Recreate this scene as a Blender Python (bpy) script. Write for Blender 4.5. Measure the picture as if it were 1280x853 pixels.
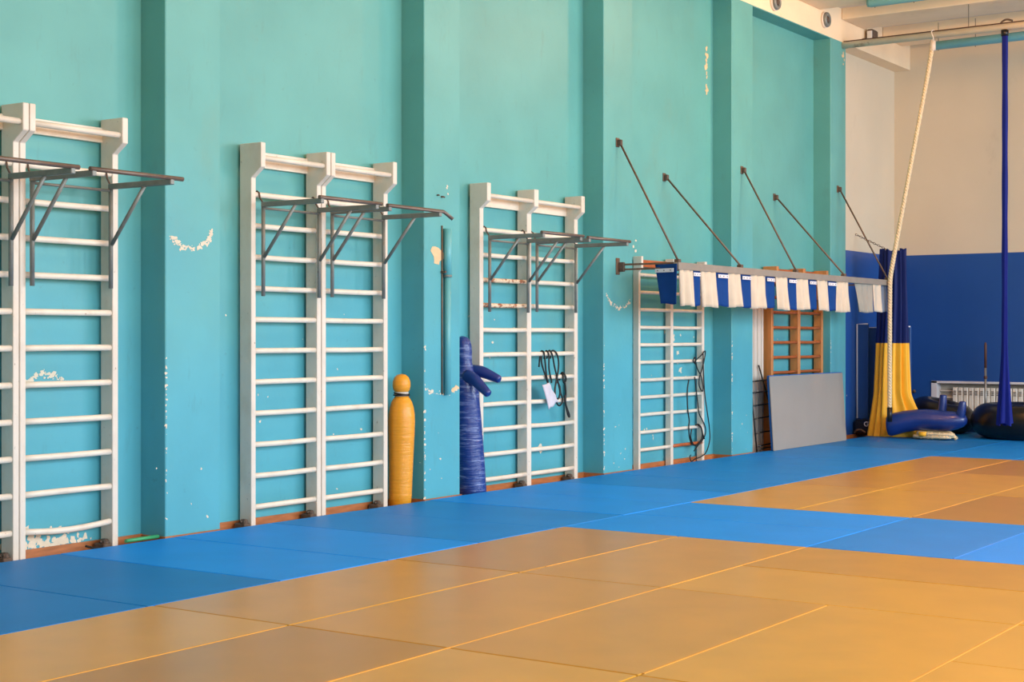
import bpy, bmesh, math, random
from mathutils import Vector, Matrix
random.seed(7)
S = bpy.context.scene
for o in list(bpy.data.objects): bpy.data.objects.remove(o)
C = S.collection
PI = math.pi

# ------------------------------------------------------------------ camera
F_PX, HORIZON = 1905.0, 421.0
cam_data = bpy.data.cameras.new('camera')
cam = bpy.data.objects.new('camera', cam_data); C.objects.link(cam)
cam.location = (0, 0, 1.42)
cam.rotation_euler = (PI / 2, 0, math.radians(34.31))
cam_data.sensor_width = 36; cam_data.lens = 36 * F_PX / 1280
cam_data.shift_y = -(426.5 - HORIZON) / 1280
cam_data.clip_end = 200
S.camera = cam

# ------------------------------------------------------------------ world, lights, exposure
S.view_settings.view_transform = 'Standard'; S.view_settings.look = 'None'
S.view_settings.gamma = 1; S.view_settings.use_curve_mapping = False
S.view_settings.exposure = 0.0
W = bpy.data.worlds.new('world'); S.world = W; W.use_nodes = True
W.node_tree.nodes['Background'].inputs[0].default_value = (0.75, 0.85, 1.0, 1)
W.node_tree.nodes['Background'].inputs[1].default_value = 0.5

XW = 5.2                                    # inner face of the window wall opposite
WIN = [(.5 + 3.7 * k, 2.7) for k in range(6)]   # centre y, width
WIN_Z = (1.3, 5.2)
def area(name, loc, rot, sx, sy, power, col, spread=180):
    l = bpy.data.lights.new(name, 'AREA'); l.shape = 'RECTANGLE'; l.size = sx; l.size_y = sy
    l.energy = power; l.color = col; l.spread = math.radians(spread)
    o = bpy.data.objects.new(name, l); C.objects.link(o); o.location = loc; o.rotation_euler = rot
    return o
for i, (wy, ww) in enumerate(WIN):          # daylight through each window of the opposite wall
    area('window_daylight', (XW - 0.02, wy, sum(WIN_Z) / 2), (0, math.radians(90 - 20), 0), WIN_Z[1] - WIN_Z[0] - .1, ww - .1,
         (330, 320, 320, 335, 390, 420)[i], (0.78, 0.885, 0.98), 150)
for lx, ly, le in ((-4.9, 6.5, 88), (-4.9, 10.5, 85), (-4.9, 14.5, 75), (-5.0, 17.2, 185)):     # added warm fill lights without fittings, above the frame, warming upper wall and beam
    l = bpy.data.lights.new('warm_fill_light', 'POINT'); l.energy = le; l.color = (1.0, 0.48, 0.16); l.shadow_soft_size = .22
    o = bpy.data.objects.new('warm_fill_light', l); C.objects.link(o); o.location = (lx, ly, 5.5 if ly > 16 else 5.15)

# ------------------------------------------------------------------ materials
def M(name, col, rough=.5, var=.07, scale=3.0, bump=0., bscale=80., metal=0., spec=.5, stretch=(1, 1, 1), stain_glare=None, coat=0., wave=None):
    m = bpy.data.materials.new(name); m.use_nodes = True
    nt = m.node_tree; N = nt.nodes; L = nt.links
    b = N['Principled BSDF']
    b.inputs['Roughness'].default_value = rough; b.inputs['Metallic'].default_value = metal
    b.inputs['Specular IOR Level'].default_value = spec; b.inputs['Coat Weight'].default_value = coat
    g = N.new('ShaderNodeNewGeometry'); mp = N.new('ShaderNodeMapping'); mp.inputs['Scale'].default_value = stretch
    L.new(g.outputs['Position'], mp.inputs['Vector'])
    n = N.new('ShaderNodeTexNoise'); n.inputs['Scale'].default_value = scale; n.inputs['Detail'].default_value = 6
    L.new(mp.outputs[0], n.inputs['Vector'])
    r = N.new('ShaderNodeValToRGB'); r.color_ramp.elements[0].position = .3; r.color_ramp.elements[1].position = .7
    r.color_ramp.elements[0].color = tuple(c * (1 - var) for c in col) + (1,)
    r.color_ramp.elements[1].color = tuple(min(1, c * (1 + var)) for c in col) + (1,)
    L.new(n.outputs['Fac'], r.inputs['Fac'])
    out = r.outputs['Color']
    if stain_glare:
        for (scol, sscale, lo, hi, amt, sstretch) in stain_glare:
            mp2 = N.new('ShaderNodeMapping'); mp2.inputs['Scale'].default_value = sstretch
            L.new(g.outputs['Position'], mp2.inputs['Vector'])
            n2 = N.new('ShaderNodeTexNoise'); n2.inputs['Scale'].default_value = sscale; n2.inputs['Detail'].default_value = 8
            n2.inputs['Roughness'].default_value = .65
            L.new(mp2.outputs[0], n2.inputs['Vector'])
            mr = N.new('ShaderNodeMapRange'); mr.inputs[1].default_value = lo; mr.inputs[2].default_value = hi; mr.inputs[4].default_value = amt
            L.new(n2.outputs['Fac'], mr.inputs[0])
            mx = N.new('ShaderNodeMixRGB'); mx.inputs['Color2'].default_value = scol + (1,)
            L.new(mr.outputs[0], mx.inputs['Fac']); L.new(out, mx.inputs['Color1']); out = mx.outputs[0]
    L.new(out, b.inputs['Base Color'])
    if bump or wave:
        bp = N.new('ShaderNodeBump')
        if wave:
            w = N.new('ShaderNodeTexWave'); w.bands_direction = wave[0]; w.inputs['Scale'].default_value = wave[1]
            w.inputs['Distortion'].default_value = wave[2]; w.inputs['Detail'].default_value = 3; w.inputs['Detail Scale'].default_value = wave[4] if len(wave) > 4 else 1.5
            L.new(g.outputs['Position'], w.inputs['Vector']); L.new(w.outputs['Fac'], bp.inputs['Height'])
            bp.inputs['Strength'].default_value = wave[3]; bp.inputs['Distance'].default_value = .02
        else:
            nb = N.new('ShaderNodeTexNoise'); nb.inputs['Scale'].default_value = bscale; nb.inputs['Detail'].default_value = 5
            L.new(mp.outputs[0], nb.inputs['Vector']); L.new(nb.outputs['Fac'], bp.inputs['Height'])
            bp.inputs['Strength'].default_value = bump; bp.inputs['Distance'].default_value = .01
        L.new(bp.outputs[0], b.inputs['Normal'])
    return m

def lin(h):
    h = h.lstrip('#'); v = [int(h[i:i + 2], 16) / 255 for i in (0, 2, 4)]
    return tuple(x / 12.92 if x <= .04045 else ((x + .055) / 1.055) ** 2.4 for x in v)

MT = {}
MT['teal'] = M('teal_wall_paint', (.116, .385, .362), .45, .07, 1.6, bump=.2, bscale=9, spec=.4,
    stain_glare=[(lin('#7f8a68'), .9, .56, .78, .32, (1, 1, .6)), (lin('#56665c'), 5, .60, .80, .30, (1, 2.2, .5)), (lin('#4c5a52'), 16, .64, .74, .22, (1, 1, 1)), (lin('#e8e2d0'), 14, .755, .775, .8, (1, 1, 1))])
def height_light_tint(m, low):                         # paints cooler light below and warmer light above into the wall colour, blotchily blended
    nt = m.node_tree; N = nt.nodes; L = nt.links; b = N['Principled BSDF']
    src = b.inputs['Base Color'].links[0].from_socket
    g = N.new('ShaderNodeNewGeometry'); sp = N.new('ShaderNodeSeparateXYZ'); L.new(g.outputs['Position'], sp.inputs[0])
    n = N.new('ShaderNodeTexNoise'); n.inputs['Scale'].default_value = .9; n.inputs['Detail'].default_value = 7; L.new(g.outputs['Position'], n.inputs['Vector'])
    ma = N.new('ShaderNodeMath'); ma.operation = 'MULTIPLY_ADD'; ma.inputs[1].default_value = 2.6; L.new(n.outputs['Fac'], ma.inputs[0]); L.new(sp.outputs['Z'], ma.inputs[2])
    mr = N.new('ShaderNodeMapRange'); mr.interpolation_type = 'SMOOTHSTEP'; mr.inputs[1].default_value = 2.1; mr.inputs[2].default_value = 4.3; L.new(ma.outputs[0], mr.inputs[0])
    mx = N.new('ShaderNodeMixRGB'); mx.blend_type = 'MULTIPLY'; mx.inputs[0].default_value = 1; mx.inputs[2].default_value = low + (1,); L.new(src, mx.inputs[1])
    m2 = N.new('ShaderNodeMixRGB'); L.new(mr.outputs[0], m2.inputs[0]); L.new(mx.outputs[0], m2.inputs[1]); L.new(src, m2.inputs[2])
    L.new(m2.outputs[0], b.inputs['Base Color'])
height_light_tint(MT['teal'], (.70, .98, 1.27))
MT['cream'] = M('cream_wall_paint', (.70, .60, .44), .7, .03, 1.0, bump=.08, bscale=12, stain_glare=[(lin('#a58f78'), 1.4, .63, .82, .4, (1, 1, .5))])
MT['white_beam'] = M('whitewashed_concrete', lin('#f4dcb8'), .8, .05, 2.0, bump=.25, bscale=14, stain_glare=[(lin('#b98e6c'), 2.2, .62, .76, .45, (1, 1, 1))])
MT['ceiling'] = M('whitewashed_ceiling', lin('#e6d2ba'), .85, .05, 1.5, bump=.2, bscale=10, stain_glare=[(lin('#a8876c'), 1.7, .64, .8, .4, (1, 1, 1))])
MT['blue_wall'] = M('blue_gloss_wall_paint', lin('#1f4f96'), .35, .05, 1.2, bump=.06, bscale=9)
MT['wood_floor'] = M('varnished_floor_boards', lin('#b5733f'), .4, .22, 5, stretch=(6, 1, 6), bump=.1, bscale=20)
MT['teal_pipe'] = M('teal_pipe_paint', lin('#62b0b6'), .4, .05, 3)
MT['skirting'] = M('brown_skirting_paint', lin('#a9683a'), .45, .2, 6, stretch=(3, 1, 6))
for k, h in dict(blue_a='#1a90f0', blue_b='#1985da', blue_c='#1a7ac6').items():
    MT[k] = M('mat_vinyl_' + k, lin(h), .48, .05, 2.0, bump=.06, bscale=260, spec=.18)
for k, h in dict(or_a='#cf982f', or_b='#c68f2e', or_c='#b9842d', or_d='#b5812a').items():
    MT[k] = M('mat_vinyl_' + k, lin(h), .30, .06, 3.0, bump=.06, bscale=260, spec=.42, stain_glare=[(lin('#a0701f'), 30, .66, .8, .18, (1, 1, 1))])
MT['mat_edge_y'] = M('pale_mat_edge', lin('#e0a040'), .6)
MT['mat_edge_b'] = M('pale_blue_mat_edge', lin('#3a84cc'), .6)
MT['ladder'] = M('chipped_white_paint', lin('#dcd3c4'), .45, .05, 4, bump=.1, bscale=30,
    stain_glare=[(lin('#6b5644'), 30, .655, .70, .7, (1, 1, .6)), (lin('#b89a72'), 4, .5, .75, .35, (1, 1, .5))])
MT['rung'] = M('chipped_white_rung_paint', lin('#e4dac8'), .4, .05, 6, stain_glare=[(lin('#8a5230'), 34, .67, .73, .8, (1, .5, 1)), (lin('#b89a72'), 5, .52, .75, .3, (1, 1, 1))])
MT['worn_rung'] = M('worn_brown_rung', lin('#ddc7a8'), .5, .1, 8, stain_glare=[(lin('#8f4a22'), 22, .47, .55, .9, (1, .6, 1))])
MT['wood'] = M('orange_varnished_wood', lin('#c98347'), .42, .16, 5, stretch=(3, 3, .5), bump=.05, bscale=30)
MT['wood_dark'] = M('red_brown_varnished_wood', lin('#a9592b'), .42, .16, 8, stretch=(1, 1, 3))
MT['wood_light'] = M('pale_wood_edge', lin('#dca468'), .45, .1, 6)
MT['steel'] = M('worn_grey_steel', lin('#7d817b'), .45, .14, 12, metal=.2, stain_glare=[(lin('#6a4632'), 12, .6, .7, .5, (1, 1, 1))])
MT['grip'] = M('hand_worn_brown_steel', lin('#6f6259'), .4, .15, 12, metal=.3, stain_glare=[(lin('#6a4632'), 16, .5, .7, .5, (1, 1, 1))])
MT['rust'] = M('rusty_steel', lin('#6e5a49'), .55, .2, 14, metal=.2, stain_glare=[(lin('#7a3f22'), 20, .52, .66, .7, (1, 1, 1))])
MT['grey_beam'] = M('grey_painted_steel', lin('#8c857a'), .5, .08, 7)
MT['dark_iron'] = M('dark_rusty_iron', lin('#5a4a3e'), .7, .3, 30, bump=.3, bscale=60)
MT['yellow_vinyl'] = M('yellow_vinyl', lin('#e59a1f'), .42, .05, 5, bump=.5, bscale=5, stretch=(1.2, 1.2, 9), coat=.1)
MT['blue_vinyl'] = M('blue_vinyl', lin('#183880'), .34, .08, 5, bump=1., bscale=4, stretch=(1.5, 1.5, 14), coat=.25, stain_glare=[(lin('#8fa3d4'), 1, .52, .64, .6, (4, 4, 36))])  # pale streaks put the glare of the wrinkled vinyl into the colour
MT['blue_vinyl2'] = M('blue_vinyl_plain', lin('#16327a'), .34, .08, 5, bump=.5, bscale=7, coat=.25)
MT['strap_grey'] = M('grey_tape', lin('#b9b7ae'), .5)
MT['black'] = M('black_rubber', lin('#15130f'), .35, .2, 8)
MT['tube'] = M('black_inner_tube_rubber', lin('#14110d'), .28, .25, 4, bump=.05, bscale=18, spec=.5)
MT['cord'] = M('black_cord', lin('#11130f'), .5)
MT['paper'] = M('white_cloth', lin('#cdc9d2'), .85, .05, 10)
MT['rope'] = M('cream_twisted_rope', lin('#e2cda6'), .8, .1, 30, bump=.3, bscale=200)
MT['cloth_white'] = M('white_cotton', lin('#cbbfab'), .85, .05, 8, bump=.1, bscale=120)
MT['cloth_grey'] = M('grey_white_cotton', lin('#9c988c'), .85, .06, 8, bump=.1, bscale=120)
MT['cloth_blue'] = M('blue_cotton', lin('#123f80'), .85, .06, 8, spec=.15, bump=.1, bscale=120)
MT['cloth_greyblue'] = M('grey_blue_cotton', lin('#6d7a8c'), .8, .06, 8)
MT['silk_blue'] = M('navy_satin', lin('#101f78'), .55, .06, 5, spec=.15)
MT['silk_navy'] = M('navy_satin_dark', lin('#132460'), .55, .06, 5, spec=.2)
MT['silk_yellow'] = M('golden_yellow_satin', lin('#ffbf34'), .5, .05, 5, spec=.35)
MT['grey_foam'] = M('grey_vinyl_sheet', lin('#99938b'), .6, .03, 2, bump=.04, bscale=160)
MT['blue_edge'] = M('blue_mat_side', lin('#1f66b0'), .5, .05, 6)
MT['navy_mat'] = M('navy_vinyl', lin('#1f4a88'), .45, .05, 5)
MT['trim_white'] = M('white_piping', lin('#d8d8de'), .6)
MT['radiator'] = M('white_radiator_enamel', lin('#e8e4da'), .35, .03, 6)
MT['niche_brick'] = M('whitewashed_rough_plaster', lin('#b9b2a4'), .9, .2, 9, bump=.6, bscale=25, stretch=(1, 1, 3))
MT['pipe_white'] = M('white_painted_pipe', lin('#e3d5c2'), .45, .05, 5, stain_glare=[(lin('#8a4c2a'), 3, .6, .72, .7, (1, 1, 1))])
MT['teal_tube'] = M('pale_teal_enamel', lin('#6fa9ae'), .4, .05, 4)
MT['corrugated'] = M('white_sheet', lin('#cfc8bd'), .5, .06, 12, stretch=(1, 8, .3))
MT['green'] = M('green_plastic', lin('#3aa26c'), .4)
MT['plaster'] = M('bare_cream_plaster', lin('#ddd2bb'), .9, .06, 20, bump=.3, bscale=60)
MT['plaster_tan'] = M('bare_tan_plaster', lin('#dcbf94'), .9, .06, 20, bump=.3, bscale=60)
MT['lens'] = M('pale_lamp_glass', lin('#dfe0da'), .2)
MT['pole'] = M('bare_steel_pole', lin('#8b8a86'), .35, .1, 10, metal=.6)
MT['rusty_pole'] = M('brown_rusty_pole', lin('#5a3a2c'), .6, .2, 20)

# ------------------------------------------------------------------ mesh helpers (world coordinates)
def box(bm, x0, x1, y0, y1, z0, z1, bev=0.):
    vs = [bm.verts.new(p) for p in [(x0, y0, z0), (x1, y0, z0), (x1, y1, z0), (x0, y1, z0), (x0, y0, z1), (x1, y0, z1), (x1, y1, z1), (x0, y1, z1)]]
    fs = [bm.faces.new([vs[i] for i in q]) for q in [(3, 2, 1, 0), (4, 5, 6, 7), (0, 1, 5, 4), (1, 2, 6, 5), (2, 3, 7, 6), (3, 0, 4, 7)]]
    if bev:
        es = list({e for f in fs for e in f.edges})
        bmesh.ops.bevel(bm, geom=es, offset=bev, segments=1, affect='EDGES')
    return vs
def prism_y(bm, prof, y0, y1, bev=0.):      # polygon in (x, z), extruded along y
    a = [bm.verts.new((x, y0, z)) for x, z in prof]; b = [bm.verts.new((x, y1, z)) for x, z in prof]
    n = len(prof); fs = [bm.faces.new(a), bm.faces.new(b[::-1])]
    for i in range(n): fs.append(bm.faces.new([a[i], b[i], b[(i + 1) % n], a[(i + 1) % n]]))
    bmesh.ops.recalc_face_normals(bm, faces=fs)
    if bev: bmesh.ops.bevel(bm, geom=list({e for f in fs for e in f.edges}), offset=bev, segments=1, affect='EDGES')
def frame(t):
    t = t.normalized(); u = Vector((0, 0, 1)) if abs(t.z) < .9 else Vector((1, 0, 0))
    a = t.cross(u).normalized(); return a, a.cross(t).normalized()
def tube(bm, pts, r, n=10, caps=True, rz=None):
    pts = [Vector(p) for p in pts]; m = len(pts); rings = []; pa = None
    for i, p in enumerate(pts):
        t = pts[min(i + 1, m - 1)] - pts[max(i - 1, 0)]
        a, b = frame(t)
        if pa is not None:
            a = (pa - t.normalized() * pa.dot(t.normalized())); a = a.normalized() if a.length > 1e-5 else frame(t)[0]
            b = a.cross(t.normalized())
        pa = a
        rr = r[i] if isinstance(r, (list, tuple)) else r
        k = 1 if rz is None else rz
        rings.append([bm.verts.new(p + a * rr * math.cos(2 * PI * j / n) + b * rr * k * math.sin(2 * PI * j / n)) for j in range(n)])
    fs = []
    for i in range(m - 1):
        for j in range(n): fs.append(bm.faces.new([rings[i][j], rings[i][(j + 1) % n], rings[i + 1][(j + 1) % n], rings[i + 1][j]]))
    if caps: fs += [bm.faces.new(rings[0][::-1]), bm.faces.new(rings[-1])]
    for f in fs: f.smooth = len(f.verts) == 4
    bmesh.ops.recalc_face_normals(bm, faces=fs)
def twist(bm, pts, r, pitch=.12, n=6, strands=3):
    pts = [Vector(p) for p in pts]; d = 0; ph = []; 
    for i, p in enumerate(pts):
        if i: d += (p - pts[i - 1]).length
        ph.append(2 * PI * d / pitch)
    for s in range(strands):
        q = []; pa = None
        for i, p in enumerate(pts):
            t = (pts[min(i + 1, len(pts) - 1)] - pts[max(i - 1, 0)]).normalized()
            if pa is None: a, b = frame(t)
            else:
                a = (pa - t * pa.dot(t)).normalized(); b = a.cross(t)
            pa = a
            w = ph[i] + 2 * PI * s / strands
            q.append(p + (a * math.cos(w) + b * math.sin(w)) * r * .5)
        tube(bm, q, r * .56, n)
def spline(ctrl, n=12):                      # Catmull-Rom through control points
    P = [Vector(p) for p in ctrl]; P = [P[0] * 2 - P[1]] + P + [P[-1] * 2 - P[-2]]; out = []
    for i in range(1, len(P) - 2):
        for k in range(n):
            t = k / n
            out.append(.5 * ((2 * P[i]) + (P[i + 1] - P[i - 1]) * t + (2 * P[i - 1] - 5 * P[i] + 4 * P[i + 1] - P[i + 2]) * t * t + (-P[i - 1] + 3 * P[i] - 3 * P[i + 1] + P[i + 2]) * t ** 3))
    return out + [P[-2]]
def loft(bm, rings, closed=True, caps=False):
    V = [[bm.verts.new(p) for p in r] for r in rings]; n = len(V[0]); fs = []
    for i in range(len(V) - 1):
        for j in range(n if closed else n - 1):
            f = bm.faces.new([V[i][j], V[i][(j + 1) % n], V[i + 1][(j + 1) % n], V[i + 1][j]]); f.smooth = True; fs.append(f)
    if caps: fs += [bm.faces.new(V[0][::-1]), bm.faces.new(V[-1])]
    bmesh.ops.recalc_face_normals(bm, faces=fs)
def torus(bm, c, R, r, mtx=None, n=64, m=28, flat=1.):
    V = []
    for i in range(n):
        a = 2 * PI * i / n; row = []
        for j in range(m):
            b = 2 * PI * j / m
            p = Vector(((R + r * math.cos(b)) * math.cos(a), (R + r * math.cos(b)) * math.sin(a), r * flat * math.sin(b)))
            if mtx: p = mtx @ p
            row.append(bm.verts.new(p + Vector(c)))
        V.append(row)
    for i in range(n):
        for j in range(m):
            f = bm.faces.new([V[i][j], V[(i + 1) % n][j], V[(i + 1) % n][(j + 1) % m], V[i][(j + 1) % m]]); f.smooth = True
def lathe(bm, prof, org, axis_fn=None, n=28):   # prof [(r, t)], axis_fn(t) -> centre point
    rings = []
    for r, t in prof:
        c = axis_fn(t) if axis_fn else Vector(org) + Vector((0, 0, t))
        rings.append([c + Vector((r * math.cos(2 * PI * j / n), r * math.sin(2 * PI * j / n), 0)) for j in range(n)])
    loft(bm, rings, True, True)

# ------------------------------------------------------------------ object helpers
def obj(name, bm, mat, parent=None, **props):
    me = bpy.data.meshes.new(name)
    off = Vector((0, 0, 0))
    if parent is not None:
        p = parent
        while p: off += p.location; p = p.parent
    else:
        if bm.verts:
            xs = [v.co.x for v in bm.verts]; ys = [v.co.y for v in bm.verts]; zs = [v.co.z for v in bm.verts]
            off = Vector(((min(xs) + max(xs)) / 2, (min(ys) + max(ys)) / 2, min(zs)))
    bmesh.ops.translate(bm, verts=bm.verts, vec=-off)
    bm.to_mesh(me); bm.free()
    me.materials.append(MT[mat])
    o = bpy.data.objects.new(name, me); C.objects.link(o)
    if parent is not None: o.parent = parent
    else: o.location = off
    for k, v in props.items(): o[k] = v
    return o
def thing(name, label, cat, loc, group=None):
    o = bpy.data.objects.new(name, None); C.objects.link(o); o.location = loc; o.empty_display_size = .1
    o['label'] = label; o['category'] = cat
    if group: o['group'] = group
    return o
def B(*boxes, bev=0.):
    bm = bmesh.new()
    for b in boxes: box(bm, *b, bev=bev)
    return bm
def T(pts, r, n=10, **k):
    bm = bmesh.new(); tube(bm, pts, r, n, **k); return bm

# ================================================================== THE SETTING
XP, XR, YB, ZC, ZL = -8.10, -8.35, 22.66, 5.95, 5.49
ZF = -0.05
PIL = [(4.50, 5.05), (7.52, 8.06), (10.515, 11.04), (13.55, 14.15), (16.53, 17.11), (19.555, 20.09)]
floor = obj('floor', B((XR - .2, XW, -5, YB + .3, ZF - .1, ZF)), 'wood_floor', kind='structure')
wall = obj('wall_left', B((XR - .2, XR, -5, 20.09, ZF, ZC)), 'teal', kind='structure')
for y0, y1 in PIL:
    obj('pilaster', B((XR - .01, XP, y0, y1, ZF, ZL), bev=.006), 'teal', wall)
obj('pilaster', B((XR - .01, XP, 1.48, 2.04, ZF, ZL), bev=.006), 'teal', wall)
obj('lintel_beam', B((XR - .01, XP - .002, -5, YB, ZL, ZC)), 'white_beam', wall)
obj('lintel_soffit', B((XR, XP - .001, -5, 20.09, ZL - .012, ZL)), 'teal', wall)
endw = obj('wall_left', B((XR - .2, XR, 20.09, YB, 2.66, ZC)), 'cream', kind='structure')
obj('lower_panel', B((XR - .2, XR + .001, 20.09, YB, ZF, 2.66)), 'blue_wall', endw)
# back wall: blue dado with a radiator niche, cream above
wb = obj('wall_back', B((XR - .2, XW, YB, YB + .3, 2.66, ZC)), 'cream', kind='structure')
NX0, NX1, NZ0, NZ1 = -7.77, -4.6, .08, .75
obj('lower_panel', B((XR - .2, NX0, YB - .001, YB + .3, ZF, 2.66), (NX1, XW, YB - .001, YB + .3, ZF, 2.66), (NX0, NX1, YB - .001, YB + .3, NZ1, 2.66), (NX0, NX1, YB - .001, YB + .3, ZF, NZ0)), 'blue_wall', wb)
obj('niche_back', B((NX0, NX1, YB + .17, YB + .29, NZ0, NZ1)), 'niche_brick', wb)
obj('niche_frame', B((NX0 - .0, NX0 + .09, YB - .012, YB + .2, NZ0, NZ1), (NX0, NX1, YB - .012, YB + .2, NZ1 - .035, NZ1), bev=.004), 'trim_white', wb)
ceil = obj('ceiling', B((XR - .2, XW, -5, YB + .3, ZC, ZC + .2)), 'ceiling', kind='structure')
k = 0
y = 21.5
while y > -5:
    obj('ceiling_rib', B((XP, XW, y, min(y + .80, YB), ZC - .15, ZC + .01), bev=.01), 'white_beam', ceil); y -= 1.56
# opposite wall with window openings, and the wall behind the camera
wr = bmesh.new()
ys = [-5]
for wy, ww in WIN: ys += [wy - ww / 2, wy + ww / 2]
ys += [YB + .3]
for i in range(0, len(ys), 2): box(wr, XW, XW + .3, ys[i], ys[i + 1], ZF, ZC)
for wy, ww in WIN:
    box(wr, XW, XW + .3, wy - ww / 2, wy + ww / 2, ZF, WIN_Z[0]); box(wr, XW, XW + .3, wy - ww / 2, wy + ww / 2, WIN_Z[1], ZC)
obj('wall_right', wr, 'cream', kind='structure')
obj('wall_front', B((XR - .2, XW + .3, -5.2, -5, ZF, ZC)), 'cream', kind='structure')
for i, (wy, ww) in enumerate(WIN):
    bm = bmesh.new()
    for z in (WIN_Z[0], 2.6, 3.9, WIN_Z[1] - .06): box(bm, XW + .1, XW + .16, wy - ww / 2, wy + ww / 2, z, z + .06)
    for q in (-ww / 2, -ww / 6, ww / 6, ww / 2 - .06): box(bm, XW + .1, XW + .16, wy + q, wy + q + .06, WIN_Z[0], WIN_Z[1])
    obj('window_%d' % (i + 1), bm, 'trim_white', kind='structure')
# skirting
bm = bmesh.new()
prev = -5
for y0, y1 in [(1.48, 2.04)] + PIL:
    box(bm, XR, XR + .018, prev, y0, ZF, .008)
    box(bm, XR, XP + .014, y0 - .014, y1 + .012, ZF, .004)
    prev = y1
box(bm, XR, XR + .018, prev, YB, ZF, .008)
obj('baseboard_left', bm, 'skirting', kind='structure')

# paint chips and bare plaster on the teal wall (flakes with their own outline)
def flake(bm, y, z, s_, asp, xp):
    k = random.randint(6, 10); x = xp + random.uniform(.0006, .0030); t0 = random.uniform(-.6, .6)
    ring = []
    for i in range(k):
        t = 2 * PI * i / k; rr = s_ * random.uniform(.35, 1.15)
        u, v = rr * math.cos(t) * asp, rr * math.sin(t)
        ring.append(bm.verts.new((x, y + u * math.cos(t0) - v * math.sin(t0), z + u * math.sin(t0) + v * math.cos(t0))))
    bm.faces.new(ring)
def flakes(bm, cx, cy, cz, sy, sz, n, smin, smax, xp):
    for _ in range(n): flake(bm, cx + random.gauss(0, sy), cz + random.gauss(0, sz), random.uniform(smin, smax), random.uniform(.5, 1.9), xp)
def arc_flakes(bm, pts, xp, n, s):
    for i in range(n):
        t = random.random() * (len(pts) - 1.001); q = int(t); fr = t - q
        y = pts[q][0] * (1 - fr) + pts[q + 1][0] * fr; z = pts[q][1] * (1 - fr) + pts[q + 1][1] * fr
        flake(bm, y, z + random.gauss(0, .012), s * random.choice((.3, .4, .5, .8, 1.2)), random.uniform(.8, 2.2), xp)
bm = bmesh.new()
arc_flakes(bm, [(7.56, 2.13), (7.68, 2.06), (7.82, 2.06), (7.93, 2.11), (7.98, 2.20)], XP, 90, .014)
arc_flakes(bm, [(6.5, 1.08), (6.62, 1.17), (6.76, 1.16), (6.88, 1.09)], XR, 60, .016)
arc_flakes(bm, [(10.53, .955), (10.65, .935), (10.78, .92), (10.9, .93), (11.03, .965)], XP, 44, .013)
arc_flakes(bm, [(13.6, 1.86), (13.7, 1.76), (13.85, 1.72), (14.0, 1.74), (14.1, 1.80)], XP, 90, .013)
flakes(bm, 6.7, 0, .03, .22, .02, 60, .01, .035, XR); flakes(bm, 6.75, 0, .09, .14, .03, 12, .01, .03, XR)
for y0, y1 in PIL[1:]:                       # chipped arrises and low scuffs
    for _ in range(26): flakes(bm, y0 + .008, 0, random.uniform(.0, 1.4), .002, .02, 1, .004, .016, XP)
    flakes(bm, (y0 + y1) / 2, 0, .25, .18, .2, 8, .004, .013, XP)
for yy in (8.3, 9.0, 9.7, 11.8, 12.6, 14.8, 15.6, 17.6, 18.6):
    flakes(bm, yy, 0, .8, .3, .6, 7, .004, .015, XR)
flakes(bm, 15.6, 0, 1.35, .12, .25, 8, .012, .04, XR); flakes(bm, 14.9, 0, .3, .3, .1, 8, .01, .03, XR)
flakes(bm, 12.75, 0, .30, .02, .03, 2, .02, .035, XR); flakes(bm, 14.62, 0, 2.42, .10, .05, 6, .01, .035, XR)
flakes(bm, 10.85, 0, 2.75, .03, .05, 3, .008, .018, XP)
bmesh.ops.recalc_face_normals(bm, faces=bm.faces[:])
for f in bm.faces:
    if f.normal.x < 0: f.normal_flip()
obj('paint_chips', bm, 'plaster', wall, kind='stuff')
bm = bmesh.new()
flakes(bm, 10.685, 0, 2.15, .012, .03, 5, .04, .065, XP)
flakes(bm, 10.96, 0, .955, .03, .006, 5, .015, .03, XP)
for z in (4.85, 4.75, 4.66, 4.58, 4.40, 4.32): flakes(bm, 16.36, 0, z, .006, .03, 3, .012, .04, XR)
flakes(bm, 20.0, 0, 5.25, .03, .08, 8, .015, .04, XP)
for f in bm.faces:
    f.normal_update()
    if f.normal.x < 0: f.normal_flip()
obj('bare_plaster', bm, 'plaster_tan', wall, kind='stuff')

# ================================================================== MAT FLOORING
mats = thing('mat_flooring', 'judo floor of blue and orange vinyl mats laid edge to edge', 'mat floor', (-4, 10, ZF))
G = .005
mat_n = [0]
def mat(x0, x1, y0, y1, m):
    random.seed(int(x0 * 97 + y0 * 31)); dz = random.uniform(-.0025, .0)
    bm = bmesh.new(); box(bm, x0 + G, x1 - G, y0 + G, y1 - G, ZF, dz, bev=.004)
    o = obj('mat', bm, m, mats)
    return o
BY = [2.50, 4.53, 6.56, 8.55, 10.53, 12.58, 14.62, 16.66, 18.70, 20.70, 22.55]
BS = ['blue_c', 'blue_c', 'blue_a', 'blue_b', 'blue_a', 'blue_b', 'blue_b', 'blue_b', 'blue_c', 'blue_b']
XS = [-8.065, -7.09, -6.105, -5.135, -4.16, -3.165, -2.18, -1.19, -.2, .8, 1.8, 2.8, 3.8, 5.1]
for i in range(10):
    ym = (BY[i] + BY[i + 1]) / 2
    mat(XS[0], XS[2], BY[i], ym, BS[i]); mat(XS[0], XS[2], ym, BY[i + 1], BS[i])
OY = [1.54, 3.56, 5.58, 7.61, 9.63, 11.65, 13.68, 15.70, 17.77, 19.80, 22.55]
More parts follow.
